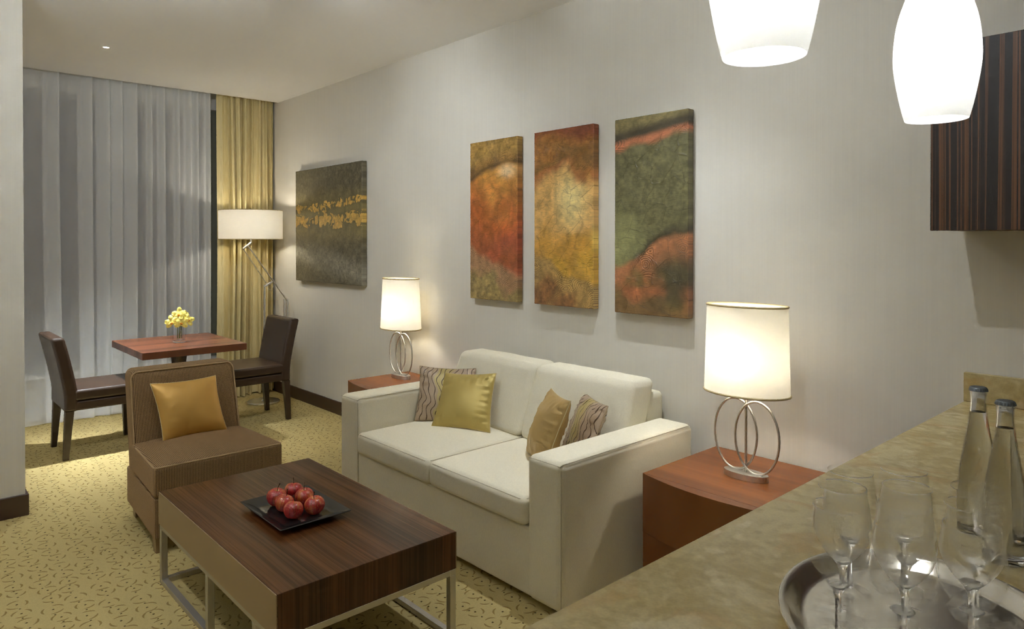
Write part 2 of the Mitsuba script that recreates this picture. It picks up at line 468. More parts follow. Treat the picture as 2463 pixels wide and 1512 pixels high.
# the four textured canvases; s, t run 0..1 across and up each one
def relief(p, k=1.0):
    w = fbm(p.x * 6, p.z * 6, 3.0, 3)
    c1, c2, _ = voronoi(p.x * 9 + w * 2.2, p.z * 9 + w * 2.0)
    crack = smoothstep(0.05, 0.0, c2 - c1)
    d1, d2, _ = voronoi(p.x * 24 + w * 3, p.z * 20)
    return crack * 0.7 + smoothstep(0.06, 0.0, d2 - d1) * 0.35, fbm(p.x * 55, p.z * 55, 5.0, 3)


def swirl(p):
    w = fbm(p.x * 5, p.z * 5, 6.0, 2) - 0.5
    x, z = p.x / 0.105 + w * 1.6, p.z / 0.080 + w * 1.2
    cx, cz = dr.floor(x), dr.floor(z)
    dx, dz = (x - cx - 0.5 - 0.5 * (cell_rand(cx, cz, 7) - 0.5)) * 1.2, z - cz - 0.1 - 0.3 * cell_rand(cx, cz, 8)
    ring = 0.5 + 0.5 * dr.sin(dr.sqrt(dx * dx + dz * dz) * 46 + w * 3)
    k = smoothstep(0.30, 0.62, fbm(p.x * 11, p.z * 11, 15.0, 2))
    return 0.5 + (ring - 0.5) * k


def scumble(p, c, cr, dark, k):
    """Brushed, cracked surface common to the canvases."""
    w = fbm(p.x * 4, p.z * 4, 41.0, 2)
    c = c * (0.62 + 0.76 * fbm(p.x * 26 + w * 5, p.z * 22 + w * 4, 43.0, 4))
    c = c * (0.86 + 0.28 * noise(p.x * 60, p.z * 300, 2.0))
    return mix(c, dark, cr * k)


def canvas_a(p, n, uv):
    s, t = (p.x + 6.21) / 1.21, (p.z - 1.142) / 1.02
    cr, f = relief(p)
    c = mix(lin(60, 56, 42), lin(100, 95, 76), f)
    c = mix(c, lin(150, 147, 132), smoothstep(0.16, 0.0, dr.abs(t - 0.24 + 0.22 * (s - 0.3))) * 0.55 * (0.5 + f))  # pale grey diagonal: a sheen put into the canvas colour
    c = mix(c, lin(146, 130, 70), smoothstep(0.30, 0.02, dr.abs(t - 0.56)) * 0.55)
    w = fbm(p.x * 7, p.z * 7, 21.0, 3) - 0.5
    w2 = fbm(p.x * 7 + 7, p.z * 7, 27.0, 3) - 0.5
    lowb = smoothstep(0.12, 0.02, dr.abs(t - 0.535 + 0.08 * w2))
    upb = smoothstep(0.09, 0.01, dr.abs(t - 0.66 - 0.10 * w - 0.04 * (s - 0.5)))
    band = dr.maximum(lowb, upb)
    g = fbm(p.x * 17 + w * 10, p.z * 12 + w2 * 10, 31.0, 3)
    g2 = fbm(p.x * 10 + w2 * 12, p.z * 20 + w * 9, 37.0, 3)
    c = mix(c, lin(48, 42, 30), band * 0.5)
    c = mix(c, mix(lin(214, 178, 92), lin(170, 132, 60), f), smoothstep(0.60 - 0.185 * band, 0.635 - 0.185 * band, dr.maximum(g * upb, g2 * lowb) + 0.02))
    return scumble(p, c, cr, lin(40, 37, 30), 0.5)


def canvas_b(p, n, uv):
    s, t = (p.x + 3.605) / 0.46, (p.z - 1.128) / 1.027
    cr, f = relief(p); w = fbm(p.x * 8, p.z * 8, 2.0, 3) - 0.5
    c = mix(lin(176, 92, 44), lin(206, 150, 70), smoothstep(0.5, 0.84, t + 0.25 * w + 0.05 * s))
    c = mix(c, lin(160, 80, 50), smoothstep(0.5, 0.3, t + 0.2 * w))
    c = mix(c, lin(130, 74, 34), smoothstep(0.40, 0.75, fbm(p.x * 5, p.z * 5, 3.0, 3)) * 0.55)
    c = mix(c, lin(232, 214, 176), smoothstep(0.16, 0.0, dr.sqrt(dr.square(s - 0.8) * 0.3 + dr.square((t - 0.80) * 2.2))) * 0.6)  # pale spot at upper right: gloss highlight painted into the colour
    top = t - (0.835 - 0.10 * dr.square(s - 0.85) + 0.05 * w)
    c = mix(c, lin(52, 40, 26), smoothstep(-0.025, 0.012, top) * 0.9)
    c = mix(c, mix(lin(120, 92, 46), lin(176, 142, 76), f), smoothstep(0.02, 0.08, top + 0.10 * w))
    c = mix(c, mix(lin(84, 62, 34), lin(168, 122, 64), swirl(p)), smoothstep(0.0, 0.03, top) * smoothstep(0.10, 0.04, top) * 0.55)
    low = (0.335 - 0.17 * s + 0.10 * w) - t
    c = mix(c, mix(lin(178, 136, 98), lin(128, 98, 66), swirl(p)), smoothstep(-0.03, 0.03, low))
    c = mix(c, mix(lin(108, 92, 52), lin(172, 150, 94), f), smoothstep(0.06, 0.14, low + 0.14 * w))
    return scumble(p, c, cr, lin(70, 40, 20), 0.45)


def canvas_c(p, n, uv):
    s, t = (p.x + 2.995) / 0.46, (p.z - 1.13) / 1.024
    cr, f = relief(p); w = fbm(p.x * 8 + 9, p.z * 8, 2.0, 3) - 0.5
    c = mix(lin(228, 202, 92), lin(206, 164, 98), smoothstep(0.35, 0.65, fbm(p.x * 5, p.z * 4, 7.0, 2)))
    c = mix(c, lin(244, 228, 160), smoothstep(0.40, 0.0, dr.sqrt(dr.square(s - 0.65) + dr.square((t - 0.60) * 1.6))) * 0.75)
    c = mix(c, lin(186, 136, 46), smoothstep(0.50, 0.30, t + 0.35 * w) * 0.8)
    c = mix(c, lin(150, 88, 48), smoothstep(0.68, 0.80, t + 0.28 * w + 0.02 * s) * 0.9)
    c = mix(c, mix(lin(64, 50, 30), lin(160, 114, 56), swirl(p) * 0.45 + f * 0.55), smoothstep(0.77, 0.82, t + 0.18 * w))
    c = mix(c, mix(lin(168, 118, 54), lin(104, 62, 32), f), smoothstep(0.83, 0.89, t + 0.25 * w))
    c = mix(c, lin(116, 60, 36), smoothstep(0.89, 0.97, t + 0.15 * w))
    low = (0.27 - 0.14 * s + 0.12 * w) - t
    c = mix(c, mix(lin(110, 84, 48), lin(204, 166, 98), swirl(p) * 0.7 + f * 0.3), smoothstep(-0.03, 0.02, low))
    c = mix(c, mix(lin(84, 54, 32), lin(164, 116, 66), f), smoothstep(0.07, 0.15, low + 0.16 * w))
    return scumble(p, c, cr, lin(104, 66, 26), 0.5)


def canvas_d(p, n, uv):
    s, t = (p.x + 2.378) / 0.455, (p.z - 1.126) / 1.026
    cr, f = relief(p); w = fbm(p.x * 8 + 19, p.z * 8, 2.0, 3) - 0.5
    c = mix(lin(70, 68, 44), lin(104, 100, 66), f)
    c = mix(c, lin(140, 140, 92), smoothstep(0.55, 0.05, dr.sqrt(dr.square(s - 0.1) + dr.square((t - 0.30) * 1.6)) + 0.3 * w) * 0.8)
    up = t - (0.865 + 0.05 * s + 0.06 * w)
    c = mix(c, mix(lin(186, 112, 78), lin(134, 84, 56), swirl(p)), smoothstep(-0.05, -0.01, up) * 0.9)
    c = mix(c, lin(54, 48, 32), smoothstep(-0.005, 0.03, up + 0.05 * w))
    c = mix(c, mix(lin(88, 84, 52), lin(134, 120, 78), f), smoothstep(0.04, 0.09, up + 0.06 * w))
    low = (0.245 + 0.12 * smoothstep(0.1, 0.8, s) + 0.05 * s + 0.06 * w) - t
    c = mix(c, lin(48, 44, 30), smoothstep(-0.05, 0.0, low) * 0.9 * smoothstep(0.15, 0.45, s))
    c = mix(c, mix(lin(182, 122, 80), lin(134, 88, 58), swirl(p)), smoothstep(-0.01, 0.03, low))
    c = mix(c, mix(lin(122, 98, 58), lin(166, 104, 66), smoothstep(0.35, 0.65, fbm(p.x * 7, p.z * 9, 31.0, 3))), smoothstep(0.06, 0.16, low + 0.16 * w))
    c = mix(c, lin(96, 84, 50), smoothstep(0.16, 0.04, t + 0.2 * w) * 0.8)
    c = mix(c, lin(58, 58, 42), smoothstep(0.26, 0.04, dr.sqrt(dr.square((s - 0.95) * 0.35) + dr.square((t - 0.18) * 1.5)) + 0.30 * w) * 0.85)
    return scumble(p, c, cr, lin(46, 42, 28), 0.45)


def relief_h(p, n, uv):
    cr, f = relief(p)
    return cr * 1.0 + f * 0.5


def relief_swirl(p, n, uv):
    cr, f = relief(p); t = (p.z - 1.13) / 1.025
    zone = dr.maximum(smoothstep(0.34, 0.28, t) * smoothstep(0.12, 0.18, t), smoothstep(0.78, 0.82, t) * smoothstep(0.93, 0.88, t))
    return cr * 1.0 + f * 0.5 + swirl(p) * zone * 0.6


for k, (fn, rh) in enumerate([(canvas_a, relief_h), (canvas_b, relief_swirl), (canvas_c, relief_swirl), (canvas_d, relief_swirl)]):
    bs(f'mat_canvas_{k}', bump(principled(proc(fn), 0.42, specular=0.45), rh, 0.0035, 8e-4))

# ------------------------------------------------------------------ the room
X0, X1, Y0 = -7.0, 2.4, -2.6
struct('floor', box(X0 - 0.3, X1 + 0.2, Y0 - 0.2, YW + 0.2, -0.12, 0.0), 'mat_carpet', 'patterned cream carpet with brown dots and olive arcs')
slab = m3.Manifold.cube([X1 + 6.7, YW - Y0, 0.16]).translate([-6.7, Y0, H])
for (x, y, pw, ra) in UNSEEN_DOWNLIGHTS:
    slab = slab - m3.Manifold.cylinder(0.4, ra, ra, 40).translate([x, y, H - 0.1])
struct('ceiling', to_tri(slab), 'mat_ceiling', 'plain painted ceiling with a curtain pocket by the window')
struct('trim_3', box(-7.1, -6.7, Y0, YW, H + 0.12, H + 0.16), 'mat_ceiling', 'top of the curtain pocket')
struct('wall_right', box(X0 - 0.2, X1 + 0.2, YW, YW + 0.15, -0.05, H + 0.2), 'mat_wall', 'long wall with beige vertical weave wallcovering')
struct('wall_left', box(X0, -4.622, Y0, 0.6, 0, H), 'mat_wall', 'projecting beige wall end at the left')
struct('wall_back', box(-4.622, X1, Y0 - 0.15, Y0, 0, H), 'mat_wall', 'wall behind the viewer')
struct('wall_kitchen', box(X1, X1 + 0.15, Y0 - 0.15, YW, 0, H), 'mat_wall', 'end wall beyond the counter')
WY0, WY1, WZ0, WZ1 = 0.66, 2.84, 0.38, 2.79
ww = m3.Manifold.cube([0.16, YW - 0.5, H + 0.2]).translate([-7.16, 0.5, 0]) - m3.Manifold.cube([0.4, WY1 - WY0, WZ1 - WZ0]).translate([-7.25, WY0, WZ0])
struct('wall_window', to_tri(ww), 'mat_white', 'pale wall around and below the window')
struct('baseboard_right', cbox(-6.99, -0.80, YW - 0.014, YW + 0.001, 0, 0.112), 'mat_baseboard', 'dark brown baseboard along the long wall')
struct('baseboard_left', cat(cbox(-4.623, -4.608, Y0, 0.615, 0, 0.116), cbox(-6.9, -4.608, 0.6, 0.615, 0, 0.116)), 'mat_baseboard', 'dark brown baseboard around the wall end')
struct('trim_1', cbox(-7.0, -6.955, 0.62, YW - 0.02, 0.0, 0.085, 0.006), 'mat_white', 'low white plinth below the window')
struct('trim_2', cbox(-7.02, -6.95, 0.62, YW - 0.02, WZ0 - 0.028, WZ0, 0.004), 'mat_white', 'pale window sill')
fr = [box(-7.10, -7.05, WY0, WY1, WZ0, WZ0 + 0.05), box(-7.10, -7.05, WY0, WY1, WZ1 - 0.05, WZ1), box(-7.10, -7.05, WY0, WY0 + 0.05, WZ0, WZ1), box(-7.10, -7.05, WY1 - 0.05, WY1, WZ0, WZ1), box(-7.10, -7.04, 2.37, 2.58, WZ0 + 0.05, WZ1 - 0.05)]
struct('window_1', cat(*fr), 'mat_window_frame', 'large dark night window behind the sheer curtain')
part('window_1', 'pane', box(-7.078, -7.070, WY0 + 0.04, WY1 - 0.04, WZ0 + 0.04, WZ1 - 0.04), 'mat_glass', False, 'dark glass pane')

# ------------------------------------------------------------------ sofa
AX0, AX1, SY0, SY1 = -3.634, -1.872, 1.974, 2.895
ARM = 0.20
s = thing('sofa', 'cream white two seat sofa with wide square arms against the long wall', 'sofa')
part(s, 'base', softbox(AX0 + 0.03, AX1 - 0.03, SY0 + 0.012, SY1, 0.035, 0.32, 0.012), 'mat_linen')
for x0 in (AX0, AX1 - ARM):
    a = part(s, 'arm', softbox(x0, x0 + ARM, SY0, SY1, 0.03, 0.628, 0.032, 12, 5), 'mat_linen')
    e, zz, i = 0.0055, 0.628 - 0.0055, 0.0055
    o = x0 + ARM - i if x0 > -3 else x0 + ARM - i
    loop = [(o, y, zz) for y in np.linspace(SY1 - 0.03, SY0 + 0.035, 24)]
    loop += [(o - 0.03 * math.sin(t) * 0.3, SY0 + 0.035 - 0.027 * math.sin(t), zz - 0.012 * (1 - math.cos(t))) for t in np.linspace(0.1, PI / 2, 6)]
    front = [(x, SY0 + 0.0075, 0.628 - 0.0135) for x in np.linspace(x0 + ARM - 0.012, x0 + 0.012, 8)]
    part(a, 'piping', cat(tube(loop, 0.0022, 6), tube(front, 0.0022, 6), tube([(x0 + ARM - 0.0075, SY0 + 0.0075, z) for z in np.linspace(0.60, 0.05, 12)], 0.0022, 6)), 'mat_seam', True)
part(s, 'back', softbox(AX0 + ARM + 0.006, AX1 - ARM - 0.006, 2.790, 2.950, 0.25, 0.748, 0.03), 'mat_linen')
MX = (AX0 + AX1) / 2
for x0, x1 in ((AX0 + ARM + 0.003, MX - 0.002), (MX + 0.002, AX1 - ARM - 0.003)):
    m = softbox(x0, x1, SY0 - 0.012, 2.72, 0.322, 0.442, 0.030, 14, 5, crown=0.016, side=0.004)
    c = part(s, 'seat_cushion', m, 'mat_linen')
    i, zz = 0.009, 0.442 - 0.009
    path = [(x0 + i, y, zz) for y in np.linspace(2.6, SY0 + 0.02, 16)] + [(x, SY0 - 0.012 + i, zz) for x in np.linspace(x0 + 0.03, x1 - 0.03, 18)] + [(x1 - i, y, zz) for y in np.linspace(SY0 + 0.02, 2.6, 16)]
    part(c, 'piping', tube(path, 0.0026, 6), 'mat_seam', True)
    m = softbox(x0 + 0.002, x1 - 0.002, 2.575, 2.765, 0.44, 0.822, 0.036, 14, 5, side=0.012)
    v = np.array(m.vertices); v[:, 1] += (v[:, 2] - 0.44) * 0.36 - 0.02
    v[:, 2] += 0.012 * (meshkit.fbm(v * 4 + x0, 3, 5) - 0.5) * (v[:, 2] > 0.6); v[:, 1] += 0.02 * (meshkit.fbm(v * 5 + x0, 3, 2) - 0.5)
    m.vertices = v
    part(s, 'back_cushion', m, 'mat_linen')
for x in (AX0 + 0.08, AX1 - 0.08):
    for y in (SY0 + 0.09, SY1 - 0.09):
        part(s, 'foot', leg(x, y, 0, 0.04, 0.03, 0.035), 'mat_black_foot', False)


def throw(label, mat, corners, thick, seed, **kw):
    m, uv, edge = pillow(*corners, thick, seed=seed, **kw)
    k = thing('throw_pillow', label, 'pillow')
    part(k, 'cover', m, mat, True, uv=uv)
    part(k, 'seam', tube(edge[::2], 0.0024, 6, closed=True), 'mat_trim' if mat != 'mat_wavy' else 'mat_wavy', True)


throw('wavy striped pillow half hidden behind the shiny one at the left of the sofa', 'mat_wavy',
      [(-3.40, 2.335, 0.45), (-3.10, 2.55, 0.45), (-3.21, 2.645, 0.745), (-3.475, 2.425, 0.752)], 0.10, 3)
throw('shiny yellow green silk pillow on the left sofa seat before a striped one', 'mat_silk_lime',
      [(-3.221, 2.325, 0.452), (-2.894, 2.485, 0.452), (-2.985, 2.61, 0.752), (-3.325, 2.50, 0.722)], 0.12, 11)
throw('wavy striped beige pillow at the right end of the sofa against the back cushion', 'mat_wavy',
      [(-2.43, 2.56, 0.45), (-2.12, 2.40, 0.45), (-2.085, 2.515, 0.735), (-2.375, 2.675, 0.735)], 0.10, 17)
throw('dull gold silk pillow at the right end of the sofa leaning beside the arm', 'mat_silk_gold',
      [(-2.516, 2.40, 0.452), (-2.23, 2.235, 0.452), (-2.155, 2.335, 0.775), (-2.445, 2.505, 0.765)], 0.13, 23)
throw('amber satin pillow on the brown corduroy chair', 'mat_silk_amber',
      [(-3.975, 1.122, 0.436), (-3.985, 1.462, 0.436), (-4.075, 1.43, 0.738), (-4.07, 1.085, 0.738)], 0.12, 31, wrinkle=0.003)

# ------------------------------------------------------------------ slipper chair
s = thing('armless_chair', 'brown corduroy armless lounge chair facing the coffee table', 'chair')
def taper(v):
    v = np.array(v); k = np.clip((-3.585 - v[:, 0]) / 0.65, 0, 1.1)
    v[:, 1] = 1.289 + (v[:, 1] - 1.289) * (1 - 0.125 * k)
    return v


def tap(m):
    m.vertices = taper(m.vertices); return m


part(s, 'base', tap(softbox(-4.245, -3.59, 0.972, 1.606, 0.075, 0.272, 0.012)), 'mat_corduroy')
m = tap(softbox(-4.14, -3.582, 0.968, 1.610, 0.275, 0.425, 0.022, 12, 4, crown=0.034))
c = part(s, 'seat', m, 'mat_corduroy')
i, zz = 0.0065, 0.425 - 0.0065
path = [(x, 0.968 + i, zz) for x in np.linspace(-4.02, -3.60, 14)] + [(-3.582 - i, y, zz) for y in np.linspace(0.985, 1.593, 18)] + [(x, 1.610 - i, zz) for x in np.linspace(-3.60, -4.02, 14)]
part(c, 'piping', tube(taper(path), 0.0050, 8), 'mat_cord_piping', True)
m = softbox(-4.215, -4.045, 0.972, 1.606, 0.12, 0.800, 0.045, 14, 5)


def lean(v):
    v = np.array(v); k = np.clip(v[:, 2] - 0.30, 0, None)
    v[:, 0] -= k * 0.24
    return taper(v)


m.vertices = lean(m.vertices)
c = part(s, 'backrest', m, 'mat_corduroy')
i = 0.009
pth = [(-4.045 - i, 0.972 + i, z) for z in np.linspace(0.42, 0.750, 12)] + [(-4.045 - i, 0.972 + i + 0.04 * (1 - math.cos(t)), 0.750 + 0.041 * math.sin(t)) for t in np.linspace(0.2, PI / 2, 6)]
pth += [(-4.045 - i, y, 0.791) for y in np.linspace(1.03, 1.548, 14)] + [(-4.045 - i, 1.606 - i - 0.04 * (1 - math.sin(t)), 0.750 + 0.041 * math.cos(t)) for t in np.linspace(0.0, PI / 2 - 0.2, 6)]
pth += [(-4.045 - i, 1.606 - i, z) for z in np.linspace(0.750, 0.42, 12)]
part(c, 'piping', tube(lean(pth), 0.0048, 8), 'mat_cord_piping', True)
for x, ya, yb in ((-4.19, 1.058, 1.520), (-3.64, 1.010, 1.568)):
    for y in (ya, yb):
        part(s, 'leg', leg(x, y, 0, 0.08, 0.022, 0.026), 'mat_taupe', False, 'short square metal leg')

# ------------------------------------------------------------------ coffee table
CX0, CX1, CY0, CY1 = -3.302, -2.084, 0.912, 1.622
s = thing('coffee_table', 'low square-edged walnut coffee table on a flat metal tube frame', 'table')
part(s, 'tabletop', cbox(CX0, CX1, CY0 + 0.004, CY1 - 0.004, 0.262, 0.403, 0.0015), 'mat_walnut', False)
for y0 in (CY0, CY1 - 0.004):
    part(s, 'side_panel', cbox(CX0, CX1, y0, y0 + 0.004, 0.262, 0.4015, 0.0008), 'mat_taupe', False, 'smooth taupe side panel')
w = 0.026
for y0 in (CY0 + 0.004, CY1 - 0.004 - w):
    part(s, 'rail', cbox(CX0, CX1, y0, y0 + w, 0.240, 0.262, 0.001), 'mat_steel', False)
for x0 in (CX0, CX1 - w):
    part(s, 'rail', cbox(x0, x0 + w, CY0 + 0.004 + w, CY1 - 0.004 - w, 0.240, 0.262, 0.001), 'mat_steel', False)
for x0, x1, front in ((CX0, CX0 + 0.60, CX0), (CX1 - 0.42, CX1, CX1 - 0.20)):
    for y0, xa in ((CY0 + 0.004, front), (CY1 - 0.004 - w, x0)):
        part(s, 'leg', cbox(xa, xa + w, y0, y0 + w, 0.0, 0.240, 0.001), 'mat_steel', False)
        part(s, 'leg', cbox(x1 - w, x1, y0, y0 + w, 0.0, 0.240, 0.001), 'mat_steel', False)
        part(s, 'foot_rail', cbox(xa + w, x1 - w, y0, y0 + w, 0.0, 0.022, 0.001), 'mat_steel', False)
    xe = x0 if x0 < -3 else x1 - w
    part(s, 'foot_rail', cbox(xe, xe + w, CY0 + 0.004 + w, CY1 - 0.004 - w, 0.0, 0.022, 0.001), 'mat_steel', False)


# plate: square dish lofted from the foot over the flared rim and back inside
def sq(h, z, r, n=6):
    pts = []
    for k, (sx, sy) in enumerate(((1, 1), (-1, 1), (-1, -1), (1, -1))):
        for t in np.linspace(0, PI / 2, n):
            a = t + k * PI / 2
            pts.append((sx * (h - r) + r * math.cos(a), sy * (h * 0.76 - r) + r * math.sin(a), z))
    return np.array(pts)


rings = [sq(.120, 0.0, .01), sq(.125, 0.002, .01), sq(.192, .023, .006), sq(.196, .0265, .006), sq(.192, .0285, .006), sq(.150, .017, .008), sq(.142, .010, .008), sq(.125, .008, .01)]
plate = moved(loft(rings), (-2.671, 1.250, 0.403))
single('square_plate', plate, 'mat_black_glaze', 'glossy black square dish on the coffee table holding apples', 'plate', 30)

AP = [(-2.775, 1.218, 'upright red apple at the left end of the black dish'), (-2.796, 1.302, 'red apple at the far corner of the group on the dish'), (-2.702, 1.306, 'orange-flushed apple in the middle of the back row on the dish'),
      (-2.688, 1.212, 'red apple with a bent stem in the middle of the front row'), (-2.594, 1.207, 'red apple nearest the front corner of the dish'), (-2.586, 1.293, 'red apple at the right end of the group on the dish')]
tt = np.linspace(0, PI, 26)
for k, (x, y, lb) in enumerate(AP):
    R = 0.0365 + 0.002 * rng.random()
    r = R * np.sin(tt) * (1 + 0.10 * np.cos(tt)) * (1 + 0.03 * np.sin(tt) ** 2); z = R * (0.98 * np.cos(tt)) - 0.017 * np.exp(-(r / 0.010) ** 2) * (tt < 1.2) + 0.010 * np.exp(-(r / 0.012) ** 2) * (tt > 2)
    r[0] = r[-1] = 0
    n = 36; a = np.linspace(0, 2 * PI, n + 1)
    wob = 1 + 0.025 * np.cos(a * 2 + k * 1.7) + 0.012 * np.cos(5 * a) * 1.0
    V = np.stack([r[:, None] * np.cos(a) * wob, r[:, None] * np.sin(a) * wob, np.repeat(z[:, None], n + 1, 1)], -1).reshape(-1, 3)
    uv = np.stack([np.tile(a / (2 * PI) + k * 0.37, (len(tt), 1)), np.repeat(1 - tt[:, None] / PI, n + 1, 1)], -1).reshape(-1, 2)
    q = np.arange(len(tt) * (n + 1)).reshape(len(tt), n + 1)
    f = np.stack([q[:-1, :-1], q[1:, :-1], q[1:, 1:], q[:-1, 1:]], -1).reshape(-1, 4)
    rx, ry = (0.35 * (rng.random(2) - 0.5)) if k not in (3, 4) else (0.30, 0.15)
    M = trimesh.transformations.euler_matrix(rx, ry, rng.random() * 6)
    base = (x, y, 0.4125 + 0.0365)
    am = trimesh.Trimesh(V, np.vstack([f[:, [0, 1, 2]], f[:, [0, 2, 3]]]), process=False)
    am.apply_transform(M); am.apply_translation([base[0], base[1], 0.4118 - am.bounds[0, 2]])
    t = thing('apple', lb, 'apple', 'apples on the black dish')
    part(t, 'fruit', am, 'mat_apple', True, uv=uv)
    st = tube([(0, 0, R * 0.5), (0.001, 0, R * 0.95), (0.004, 0.002, R * 1.18), (0.008, 0.004, R * 1.42)], [0.0012, 0.0012, 0.0013, 0.0018], 7)
    st.apply_transform(M); st.apply_translation([base[0], base[1], 0.4118 + R * 0.98])
    part(t, 'stem', st, 'mat_brown_stem', True)


# ------------------------------------------------------------------ side tables and lamps
def bow(x0, x1, y, d, n=20):
    return [(x, y - d * (1 - ((2 * (x - x0) / (x1 - x0)) - 1) ** 2)) for x in np.linspace(x0, x1, n)]


def side_table(x0, x1, y0, label):
    s = thing('side_table', label, 'table')
    y1 = 2.948
    part(s, 'cabinet', cbox(x0, x1, y0, y1, 0.0, 0.515, 0.002), 'mat_cherry', False)
    part(s, 'top', cbox(x0, x1, y0, y1, 0.515, 0.530, 0.0015), 'mat_cherry', False)
    b = bow(x0 + 0.001, x1 - 0.001, y0 - 0.001, 0.052)
    poly = b + [(x1 - 0.001, y0 - 0.0005), (x0 + 0.001, y0 - 0.0005)]
    part(s, 'drawer', prism(poly, 2, 0.285, 0.521), 'mat_cherry', False, 'bowed drawer front')
    part(s, 'drawer_edge', prism(poly, 2, 0.521, 0.5292), 'mat_cherry', False)
    return s


def table_lamp(x, y, z, label, rot):
    s = thing('table_lamp', label, 'lamp')
    L = (x, y, z)
    a, b = 0.095, 0.044
    part(s, 'base', lathe([(0, 0), (0.985, 0), (1, 0.001), (1, 0.0235), (0.985, 0.025), (0, 0.025)], 64, a, b, L, rot), 'mat_nickel', 30)
    part(s, 'pole', moved(bar((0, 0, 0.02), (0, 0, 0.50), 0.0055, 14), L, rot), 'mat_nickel', True)
    t = np.linspace(0, 2 * PI, 73)[:-1]
    for sx, off in ((-1, 0.0085), (1, -0.0085)):
        pth = np.stack([sx * 0.050 + 0.093 * np.cos(t), off + 0 * t, 0.1735 + 0.1475 * np.sin(t)], -1)
        part(s, 'ring', moved(tube(pth, 0.0048, 12, closed=True), L, rot), 'mat_nickel', True)
    zs = np.linspace(0.354, 0.710, 12)
    ka, kb = 0.178 + (zs - zs[0]) / (zs[-1] - zs[0]) * (0.170 - 0.178), 0.124 + (zs - zs[0]) / (zs[-1] - zs[0]) * (0.099 - 0.124)
    th = np.linspace(0, 2 * PI, 73)[:-1]
    ringz = [np.stack([p * np.cos(th), q * np.sin(th), np.full(72, zz)], -1) for p, q, zz in zip(ka, kb, zs)]
    part(s, 'shade', moved(loft(ringz, False), L, rot), 'mat_shade', True, 'tapered oval cream shade')
    for r in (ringz[0], ringz[-1]):
        part(s, 'shade_trim', moved(tube(r, 0.0042, 8, closed=True), L, rot), 'mat_trim', True)
    part(s, 'harp', moved(cat(bar((-0.165, 0, 0.69), (0.165, 0, 0.69), 0.002, 8), bar((0, 0, 0.48), (0, 0, 0.69), 0.002, 8)), L, rot), 'mat_nickel', True)
    bl = trimesh.creation.icosphere(3, 0.030); bl.apply_translation([0, 0.0, 0.492])
    scene[numbered(s + '__bulb')] = ply(moved(bl, L, rot), 'mat_bulb', True, emitter=glow(TABLE_BULB, WARM, PICK['B'][0]))


side_table(-4.38, -3.715, 2.445, 'reddish wood side table at the far end of the sofa, by the window side')
side_table(-1.782, -1.115, 2.376, 'reddish wood side table with a dark bowed drawer between the sofa and the counter')
table_lamp(-4.20, 2.765, 0.53, 'smaller-looking far table lamp with two metal rings, left of the sofa', 0.06)
table_lamp(-1.458, 2.640, 0.53, 'near table lamp with two metal rings and cream oval shade, right of the sofa', 0.06)

# ------------------------------------------------------------------ pictures
PX = [(-6.21, -5.0, 1.142, 2.163, 'wide dark grey canvas with a gold splashed band, nearest the window'), (-3.605, -3.143, 1.128, 2.155, 'tall canvas with an orange red field, leftmost of the three panels'),
      (-2.995, -2.527, 1.130, 2.154, 'tall canvas with a bright yellow field, middle one of the three panels'), (-2.378, -1.921, 1.125, 2.151, 'tall dark green canvas with red earth bands, rightmost of the three panels')]
for k, (x0, x1, z0, z1, lb) in enumerate(PX):
    single('canvas_painting', cbox(x0, x1, 2.921, 2.967, z0, z1, 0.003), f'mat_canvas_{k}', lb, 'painting', False)


# ------------------------------------------------------------------ dining corner
def dining_chair(x, y, rot, label):
    s = thing('dining_chair', label, 'chair')

    def add(name, m, mat, sm=35):
        part(s, name, moved(m, (x, y, 0), rot), mat, sm)
    W = 0.245
    add('seat_frame', softbox(-W + 0.004, W - 0.004, 0.03, 0.515, 0.335, 0.398, 0.010), 'mat_leather')
    add('seat_cushion', softbox(-W, W, 0.055, 0.53, 0.402, 0.478, 0.020, 10, 4, crown=0.008), 'mat_leather')
    m = softbox(-W, W, 0.0, 0.085, 0.33, 0.848, 0.022, 12, 4)
    v = np.array(m.vertices); k = np.clip(v[:, 2] - 0.45, 0, None); v[:, 1] -= 0.16 * k + 0.12 * k * k
    m.vertices = v
    add('backrest', m, 'mat_leather')
    for sx in (-1, 1):
        add('leg', leg(sx * (W - 0.028), 0.033, 0, 0.335, 0.0165, 0.026, 0.0, -0.022), 'mat_dark_wood', False)
        add('leg', leg(sx * (W - 0.028), 0.485, 0, 0.335, 0.0165, 0.024, 0.0, 0.004), 'mat_dark_wood', False)


dining_chair(-5.81, 0.945, 0.0, 'dark brown leather dining chair seen from behind, left of the dining table')
dining_chair(-5.84, 2.585, PI, 'dark brown leather dining chair right of the dining table, by the gold drape')
s = thing('dining_table', 'small square dark red wood pedestal table by the window', 'table')
part(s, 'tabletop', cbox(-6.03, -5.20, 1.338, 2.056, 0.692, 0.742, 0.002), 'mat_mahogany', False)
part(s, 'pedestal', lathe([(0, 0.692), (0.064, 0.692), (0.058, 0.64), (0.046, 0.56), (0.038, 0.45), (0.036, 0.30), (0.042, 0.10), (0.05, 0.02), (0, 0.02)][::-1], 40, 1, 1, (-5.62, 1.70, 0)), 'mat_dark_wood', 40)
part(s, 'foot_plate', lathe([(0, 0), (0.24, 0), (0.245, 0.004), (0.245, 0.014), (0.238, 0.02), (0, 0.022)], 56, 1, 1, (-5.62, 1.70, 0)), 'mat_dark_wood', 40)

VX, VY, VZ = -5.585, 1.695, 0.742
o = m3.Manifold.cube([0.076, 0.076, 0.135], False).translate([-0.038, -0.038, 0]) - m3.Manifold.cube([0.064, 0.064, 0.2]).translate([-0.032, -0.032, 0.016])
single('glass_vase', moved(to_tri(o), (VX, VY, VZ + 0.0005)), 'mat_glass', 'square clear glass vase on the dining table', 'vase', False)


